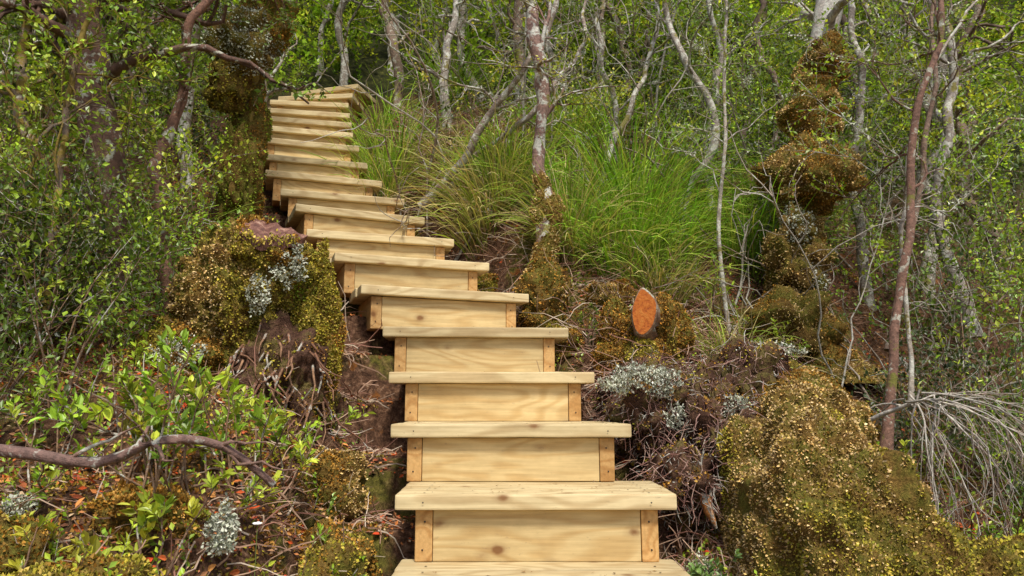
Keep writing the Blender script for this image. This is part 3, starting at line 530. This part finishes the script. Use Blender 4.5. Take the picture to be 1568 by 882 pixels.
B=grow(S,nrm(A(.35,-.25,-.15)+rng.normal(size=(n,3))*.4),rng.uniform(.3,.5,n),10,.14,-.16); tubes(mb,B,np.linspace(.004,.0015,10)[None].repeat(n,0),5,A(.5,.46,.4)*rng.uniform(.7,1.2,(n,1)))
s,d,t=kids(B,6,.2,1,.5,-.3); C=grow(s,d,rng.uniform(.1,.25,len(s)),7,.2,-.12); tubes(mb,C,np.linspace(.0018,.0009,7)[None].repeat(len(s),0),3,A(.5,.43,.37)*rng.uniform(.6,1.2,(len(s),1)))
s,d,t=kids(C,3,.2,1,.5,-.2); C=grow(s,d,rng.uniform(.05,.14,len(s)),5,.2,-.05); tubes(mb,C,np.linspace(.0010,.0006,5)[None].repeat(len(s),0),3,A(.45,.34,.28)*rng.uniform(.7,1.2,(len(s),1)))
tubes(mb,crspline([(1.2,2.9,-.3),(1.3,2.75,-.08),(1.42,2.55,.02)],8)[None],np.linspace(.012,.007,8)[None],6,A(.5,.47,.42)); mb.build('dead_twig_bush',[M_twig])
mb=MB()
for c,r,n in [((-.72,1.86,0),(.035,.03,.045),1300),((1.25,2.62,0),(.06,.05,.03),1200),((1.30,3.6,0),(.12,.08,.05),1600),((.62,2.5,0),(.05,.04,.04),800),((1.7,3.5,0),(.13,.1,.06),1600),((-.15,4.6,0),(.06,.05,.03),500),((-1.3,1.95,0),(.05,.04,.03),600),((.45,2.15,0),(.04,.04,.05),500),((1.45,3.35,0),(.10,.08,.05),1400)]:
    z=float(H(A(c[0]),A(c[1]))[0])+r[2]*.7+(.16 if c[0]==-.72 else 0); lichen(mb,(c[0],c[1],z),r,n)
mb.build('lichen_clumps',[M_moss],None,False)
# ------------------------------------------------------------------ ground cover
def gpts(n,x0,x1,y0,y1,near=.50):
    x=rng.uniform(x0,x1,n); y=y0+(y1-y0)*rng.random(n)**1.3; d,_=stair_q(x,y); k=d>near; x=x[k];y=y[k]
    return np.stack([x,y,H(x,y)],-1),HN(x,y)
mb=MB(); P,Nn=gpts(170000,-2.4,2.4,1.2,5.8,.42); k=fbm(P*2.2+9,3,31)>.53-.15*(P[:,0]<-.3); P=P[k];Nn=Nn[k]
moss(mb,P,Nn,.015,MOSS_Y,MOSS_O,0,3,3); mb.build('ground_moss',[M_moss],None,False)
mb=MB(); P,Nn=gpts(60000,-2.4,2.4,1.2,6.8,.30); n=len(P); d=nrm(rng.normal(size=(n,3))*A(1,1,.35)); 
c=mixc([(.32,.15,.07),(.45,.25,.13),(.55,.40,.25),(.16,.07,.04),(.58,.10,.03),(.55,.2,.06)],n); l=rng.uniform(.008,.026,n); leaves(mb,P+Nn*.006,d,Nn+rng.normal(size=(n,3))*.45,l,l*.5,c,0)
P,Nn=gpts(2600,-2.0,2.0,1.2,3.8,.42); n=len(P); d=nrm(rng.normal(size=(n,3))*A(1,1,.3)); l=rng.uniform(.02,.042,n); leaves(mb,P+Nn*.014,d,Nn+rng.normal(size=(n,3))*.4,l,l*.5,mixc([(.6,.08,.03),(.5,.14,.04),(.65,.32,.10),(.3,.08,.04)],n),0,True)
for n,(x0,x1,y0,y1),(la,lb),(ra,rb) in [(6000,(-2.2,2.2,1.2,6.5),(.05,.25),(.001,.0032)),(5200,(-1.2,1.1,3.2,6.2),(.10,.40),(.0016,.0045)),(1800,(.3,1.3,2.2,3.6),(.06,.25),(.0015,.004)),(900,(-.8,-.3,1.4,3.4),(.05,.2),(.0015,.004))]:
    P,Nn=gpts(n,x0,x1,y0,y1,.43); n=len(P); B=grow(P+Nn*.010,nrm(rng.normal(size=(n,3))*A(1,1,.25)+Nn*.25),rng.uniform(la,lb,n),6,.25,-.05)
    tubes(mb,B,np.linspace(1,.5,6)[None]*rng.uniform(ra,rb,n)[:,None],3,mixc([(.38,.25,.17),(.55,.46,.36),(.22,.11,.08),(.48,.32,.22),(.3,.15,.11)],n))
mb.build('leaf_litter',[M_litter],None,False)
mb=MB()
for i in range(2,9):
    a,b2,c,d2,z=ST[i]; n=[0,0,70,130,45,18,12,8,6][i]; u=rng.uniform(.03,.97,n); v=rng.uniform(.01,.3,n)
    P=np.stack([a+(c-a)*u,b2+(d2-b2)*u+v,np.full(n,z+.003)],-1); d=nrm(rng.normal(size=(n,3))*A(1,1,.08)); l=rng.uniform(.004,.018,n)
    leaves(mb,P,d,np.tile(A(0,0,1),(n,1)),l,l*rng.choice([.12,.5],n,p=[.7,.3]),mixc([(.2,.08,.03),(.1,.05,.03),(.35,.2,.08)],n),0)
mb.build('tread_debris',[M_litter],stair,False)
e=MB();lf=MB(); P,Nn=gpts(6500,-2.4,2.4,1.25,6.2,.54); k=(fbm(P*1.7,3,55)>.54)|(rng.random(len(P))<.10)|((P[:,0]<-.6)&(rng.random(len(P))<.45)); P=P[k]; n=len(P)
leafy(e,lf,P,nrm(rng.normal(size=(n,3))*.45+A(0,0,1)),rng.uniform(.05,.15,n),9,.018,GR_BR,tr=.001)
root=empty('ground_herbs'); e.build('stems',[M_twig],root); lf.build('leaves',[M_leaf],root,False)
# ------------------------------------------------------------------ camera, light
cd=bpy.data.cameras.new('camera'); cam=bpy.data.objects.new('camera',cd); scene.collection.objects.link(cam); scene.camera=cam
cd.sensor_width=36; cd.lens=25.25; cd.clip_start=.05; cd.clip_end=300; cam.location=(0,0,0); cam.rotation_euler=(math.radians(99.4),0,0)
w=bpy.data.worlds.new('World'); scene.world=w; w.use_nodes=True; nt=w.node_tree; bg=nt.nodes['Background']
sk=nt.nodes.new('ShaderNodeTexSky'); sk.sky_type='NISHITA'; sk.sun_disc=False
el=math.radians(58); azd=math.radians(165)
sk.sun_elevation=el; sk.sun_rotation=azd; sk.air_density=1.0; sk.dust_density=3.0; sk.ozone_density=.6
nt.links.new(sk.outputs[0],bg.inputs[0]); bg.inputs[1].default_value=.14
sd=bpy.data.lights.new('sun','SUN'); so=bpy.data.objects.new('sun',sd); scene.collection.objects.link(so)
sd.energy=3.8; sd.angle=math.radians(9); sd.color=(1,.95,.85)
dv=Vector((math.sin(azd)*math.cos(el),math.cos(azd)*math.cos(el),math.sin(el))); so.rotation_euler=dv.to_track_quat('Z','Y').to_euler()
scene.view_settings.view_transform='Standard'; scene.view_settings.look='None'; scene.view_settings.exposure=0
